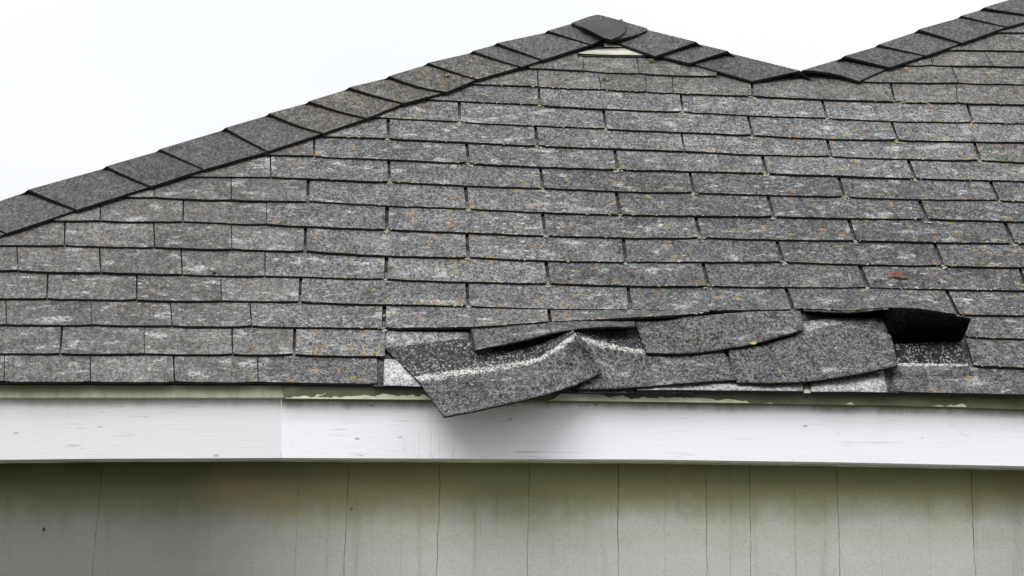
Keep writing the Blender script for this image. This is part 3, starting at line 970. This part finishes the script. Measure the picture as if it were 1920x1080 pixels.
DB = [(531.5, 747), (830, 749.5), (1100, 751.5), (1405, 755.5), (1680, 759.5), (1920, 766)]
flake('paint_flake', [(537, 746), (560, 743), (640, 745), (660, 742), (685, 741), (700, 743), (716, 740), (727, 738), (745, 742), (775, 741), (800, 743), (840, 744)], DB,
      label='remains of cream paint on the drip edge left of the hanging shingle')
flake('paint_flake', [(1030, 751), (1040, 748), (1056, 733), (1100, 733), (1122, 738), (1146, 746), (1165, 740), (1183, 748), (1204, 746), (1240, 746), (1277, 745),
                      (1330, 747), (1345, 752), (1362, 748), (1400, 752), (1405, 755)], DB, label='long ragged remains of cream paint right of the hanging shingle')
flake('paint_flake', [(1436, 757), (1445, 754), (1450, 757)], DB)
flake('paint_flake', [(1585, 757.5), (1592, 755.5), (1600, 757)], DB)
flake('paint_flake', [(1748, 760.5), (1755, 760), (1785, 761.5), (1800, 757), (1806, 756), (1812, 762)], DB)
# curl of loose paint near the left splice
flake('paint_flake', [(592, 741.5), (603, 740.5), (610, 736), (612, 736)], [(592, 743), (603, 742), (612, 737)])

strip('fascia_board', [(-800, 744), (0, 743), (527, 744)], [(-800, 860), (0, 862), (195, 860), (527, 858.5)], .020, .020, M['fascia_left'],
      'greyish white painted fascia board at the left')
strip('fascia_board', [(527.6, 744), (1100, 749), (1405, 753), (1680, 757), (1920, 764), (2400, 773)],
      [(527.6, 858.5), (640, 859), (1210, 861.5), (1560, 866.5), (1920, 874), (2400, 883)], .019, .021, M['fascia'],
      'bright white painted fascia board with flecks and cracks')
# board closing the gap between fascia and wall, seen as a thin lip from below
LT = [(-800, 853), (0, 857), (527, 857), (1210, 860), (1560, 864), (1920, 871), (2400, 880)]
LB = [(-800, 858), (0, 863.5), (195, 861), (527, 860), (640, 861), (1210, 864), (1560, 869), (1920, 876.5), (2400, 886)]
strip('soffit_board', LT, LB, .041, .042, M['lip'], 'weathered underside board behind the fascia')

YW = .075
wall = strip('wall', [(-800, 840), (2400, 860)], [(-800, 2300), (2400, 2300)], YW + .016, .10, M['backing'], 'painted board wall stained green with mildew below the eave')
jn_ = [(-790, 0), (-600, 0), (-430, 0), (-260, 0), (-90, 0), (22, .3), (90, .3), (190, .7), (337, .3), (420, .25), (500, .3), (563, .5), (655, .95), (758, .3), (826, 1.0), (905, .25), (993, .8), (1100, .3),
      (1160, 1.1), (1247, .35), (1323, .9), (1368, .5), (1405, .9), (1488, .4), (1569, 1.0), (1648, .3), (1738, .35), (1819, 1.1), (1905, .35), (2010, .8), (2150, .8), (2390, .8)]
jn = [j for j in jn_ if not (-100 < j[0] < 600 and j[1] < .5 and j[0] not in (22, 337))]
ys = [852] + [868 + 9 * i for i in range(26)] + [1120, 1400, 2000]
lean = lambda x: (x - 1250) * .000016


def joint_line(x, k):
    pts = []
    off = 0
    for i, y in enumerate(ys):
        off += random.uniform(-1.0, 1.0) * (1.0 if k > .6 else .35)
        off *= .86
        pts.append(x + (x - 1250) * .00008 * (y - 870) + off)
    return pts


prevj = joint_line(*jn[0])
for a, b in zip(jn, jn[1:]):
    nxt = joint_line(*b)
    gw = .5 * a[1] ** 1.5 + .03
    gw2 = .5 * b[1] ** 1.5 + .03
    F = []
    dy = random.uniform(-.0003, .0003)
    for r, y in enumerate(ys):
        for s_ in range(3):
            xl, xr = prevj[r] + gw * random.uniform(.3, 1.3), nxt[r] - gw2 * random.uniform(.3, 1.3)
            F.append((xl + (xr - xl) * s_ / 2, y))
    vs_, uv = [], []
    for x, y in F:
        vs_.append(V(x, y, YW + dy))
        uv.append((0, max(0.0, 1 - (y - 866) / 480)))
    nb = len(vs_)
    vs_ += [p + Vector((0, .013, 0)) for p in vs_]
    uv = uv * 2
    f_ = []
    for r in range(len(ys) - 1):
        for s_ in range(2):
            q = r * 3 + s_
            f_.append((q + 3, q + 4, q + 1, q))
        q = r * 3
        f_.append((q, nb + q, nb + q + 3, q + 3))
        q = r * 3 + 2
        f_.append((nb + q, q, q + 3, nb + q + 3))
    mid = (a[0] + b[0]) / 2
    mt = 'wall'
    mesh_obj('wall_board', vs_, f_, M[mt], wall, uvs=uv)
    prevj = nxt
# the body of the wall down to the ground is the backing board; ends of the house
# ------------------------------------------------------------------ small things lying on the roof


def blob(center, r, mats, name, flat=.5, seed=0, ax=(1, 1)):
    rnd = random.Random(seed)
    vs_, f_ = [], []
    nu, nv = 8, 5
    R_ = Vector((1, 0, 0))
    for j in range(nv + 1):
        th = math.pi * j / nv
        for i in range(nu):
            ph = 2 * math.pi * i / nu
            k = r * (1 + rnd.uniform(-.3, .3))
            vs_.append(center + R_ * (k * ax[0] * math.sin(th) * math.cos(ph)) + RS * (k * ax[1] * math.sin(th) * math.sin(ph)) + RN * (k * flat * math.cos(th)))
    for j in range(nv):
        for i in range(nu):
            f_.append((j * nu + i, (j + 1) * nu + i, (j + 1) * nu + (i + 1) % nu, j * nu + (i + 1) % nu))
    return vs_, f_


def lump(name, x, y, r, mat, label, cat, n=.014, flat=.5, ax=(1, 1), seed=1, group=None):
    c = P(x, y, n)
    vs_, f_ = blob(c, r, None, name, flat, seed, ax)
    o = mesh_obj(name, vs_, f_, M[mat])
    o['label'] = label
    o['category'] = cat
    if group: o['group'] = group
    return o


def tuft(name, x, y, n, r, label, seed, mats=('moss', 'ochre')):
    rnd = random.Random(seed)
    vs_, f_, fm = [], [], []
    for k in range(9):
        c = P(x, y, n) + Vector((1, 0, 0)) * rnd.uniform(-r, r) + RS * rnd.uniform(-r, r) * .8 + RN * rnd.uniform(0, r * .5)
        v2, f2 = blob(c, r * rnd.uniform(.35, .6), None, '', .7, rnd.random())
        b = len(vs_)
        vs_ += v2
        f_ += [tuple(b + q for q in ff) for ff in f2]
        fm += [0 if rnd.random() < .65 else 1] * len(f2)
    o = mesh_obj(name, vs_, f_, [M[m] for m in mats], fmat=fm)
    o['label'] = label
    o['category'] = 'moss'
    return o


tuft('moss_tuft', 839, 142, .026, .0055, 'small green moss tuft on a ridge cap left of the peak', 3)
tuft('moss_tuft', 1221, 114, .014, .005, 'dark green moss tuft just below the bare pale board', 5, ('moss', 'moss'))
tuft('moss_tuft', 1135, 150, .012, .006, 'yellowish moss tuft in a crack two courses below the peak', 8)
lump('debris', 402, 512, .0042, 'black', 'black speck of debris on a lower course at the left', 'debris', .013, .7)
lump('seed_husk', 1699, 128.5, .0050, 'pink', 'orange pink husk lying beside the right ridge', 'seed husk', .016, .55, (1.25, .8))
lump('leaf_scrap', 1412, 644, .0058, 'yellow', 'bright yellow leaf scrap stuck on the torn shingles', 'leaf', .024, .35, (1.4, .7))
lump('leaf_scrap', 1567, 653, .004, 'ochre', 'dull yellow scrap on the large slipped tab', 'leaf', .031, .4, (1.1, .8))
lump('bird_dropping', 720, 592, .0032, 'greycrust', 'white speck in the joint left of the tear', 'dropping', .010, .5, (.8, 1.2))
lump('pebble', 1776, 669.5, .0035, 'greycrust', 'pale pebble on the tarred strip under the upturned shingle', 'pebble', .0115, .5, (1.4, .7))

hole = [V(82 + 2.6 * math.cos(a_ * .785), 992 + 3.4 * math.sin(a_ * .785), YW - .0012) for a_ in range(8)]
mesh_obj('nail_hole', hole + [p + Vector((0, .003, 0)) for p in hole], [tuple(range(8))] + [(i, 8 + i, 8 + (i + 1) % 8, (i + 1) % 8) for i in range(8)],
         M['black'], wall)
# curled brown leaf: two curled halves along a dark vein
leaf = empty('dry_leaf', P(1684, 515, .012), 'curled dry brown leaf lying on the shingles above the tear', 'leaf')


def leaf_blade(dx, seed):
    rnd = random.Random(seed)
    grid = []
    for j in range(4):
        v = j / 3
        row = []
        for i in range(9):
            u = i / 8
            w_ = math.sin(math.pi * min(1, max(0, u * .96 + .02))) * 5.5
            x = 1662 + u * 45
            y = 513.5 + u * 5 - w_ * v * dx + math.sin(u * 9) * .7
            row.append(P(x, y, .0140 + .005 * v * math.sin(math.pi * u) + rnd.uniform(0, .001)))
        grid.append(row)
    if dx < 0:
        grid = grid[::-1]
    return grid


sheet('blade', leaf_blade(1, 2), RN, .0006, [M['leaf'], M['leaf_dark']], leaf)
sheet('blade', leaf_blade(-.35, 4), RN, .0006, [M['leaf'], M['leaf_dark']], leaf)


def straw(name, pts, r, label, n=.0155):
    vs_, f_ = [], []
    P3 = [P(*interp(pts, k / 14), n + .004 * math.sin(math.pi * k / 14)) for k in range(15)]
    for p in P3:
        for k in range(5):
            a = 2 * math.pi * k / 5
            vs_.append(p + RS * (r * math.cos(a)) + RN * (r * math.sin(a)))
    for i in range(14):
        for k in range(5):
            f_.append((i * 5 + k, i * 5 + (k + 1) % 5, i * 5 + 5 + (k + 1) % 5, i * 5 + 5 + k))
    o = mesh_obj(name, vs_, f_, M['straw'])
    o['label'] = label
    o['category'] = 'straw'
    return o


straw('dry_straw', [(1668, 199), (1684, 194), (1702, 191), (1720, 192)], .0013, 'curved dry straw lying below the right ridge, the left one')
straw('dry_straw', [(1728, 191), (1738, 193), (1749, 199), (1757, 203)], .0011, 'short dry straw right of the longer curved one')
straw('dry_straw', [(963, 494), (971, 498), (974, 505), (981, 507)], .0012, 'short curled dry stem in the middle of the roof')

# ------------------------------------------------------------------ lichen crusts along butts and joints
vs_, f_, fm = [], [], []
rnd = random.Random(11)


def crust(x, y, n, r, m):
    c = P(x, y, n)
    b = len(vs_)
    nu = 6
    vs_.append(c + RN * r * .45)
    for i in range(nu):
        a = 2 * math.pi * i / nu + rnd.random()
        k = r * rnd.uniform(.6, 1.25)
        vs_.append(c + Vector((1, 0, 0)) * k * math.cos(a) * 1.25 + RS * k * math.sin(a) - RN * r * .1)
    for i in range(nu):
        f_.append((b, b + 1 + i, b + 1 + (i + 1) % nu))
        fm.append(m)


for key in order[4:-1]:
    ln = LN[key]
    hole = HOLES.get(key)
    x = 600
    while x < 2000:
        x += rnd.expovariate(1 / 7.5)
        if lin(HIP, x) > lin(ln, x) - 14 or (hole and hole[0] < x < hole[1]):
            continue
        if rnd.random() < (mn.noise(Vector((x * .012, lin(ln, x) * .03, 3))) + .62) * .8:
            y = lin(ln, x) - 2.6 + rnd.gauss(0, .8)
            crust(x, y, T_TOP + .0004 + liftof(key, x), rnd.uniform(.0010, .0026), rnd.choice((0, 0, 1, 1, 1, 2)) if rnd.random() > .06 else 3)
    for jx in JOINTS[key]:
        if jx[2] < 4 or jx[1] < 600 or (hole and hole[0] < jx[1] < hole[1]):
            continue
        for k in range(9):
            x = jx[1] + rnd.gauss(1, 3.5)
            y = lin(ln, x) + rnd.uniform(-3.0, 5.0)
            crust(x, y, rnd.uniform(.009, .0115), rnd.uniform(.0012, .0032), rnd.choice((1, 1, 1, 2)) if rnd.random() > .05 else 0)
mesh_obj('lichen_crust', vs_, f_, [M['moss'], M['greycrust'], M['ochre'], M['orange']], slope, fmat=fm, kind='stuff')
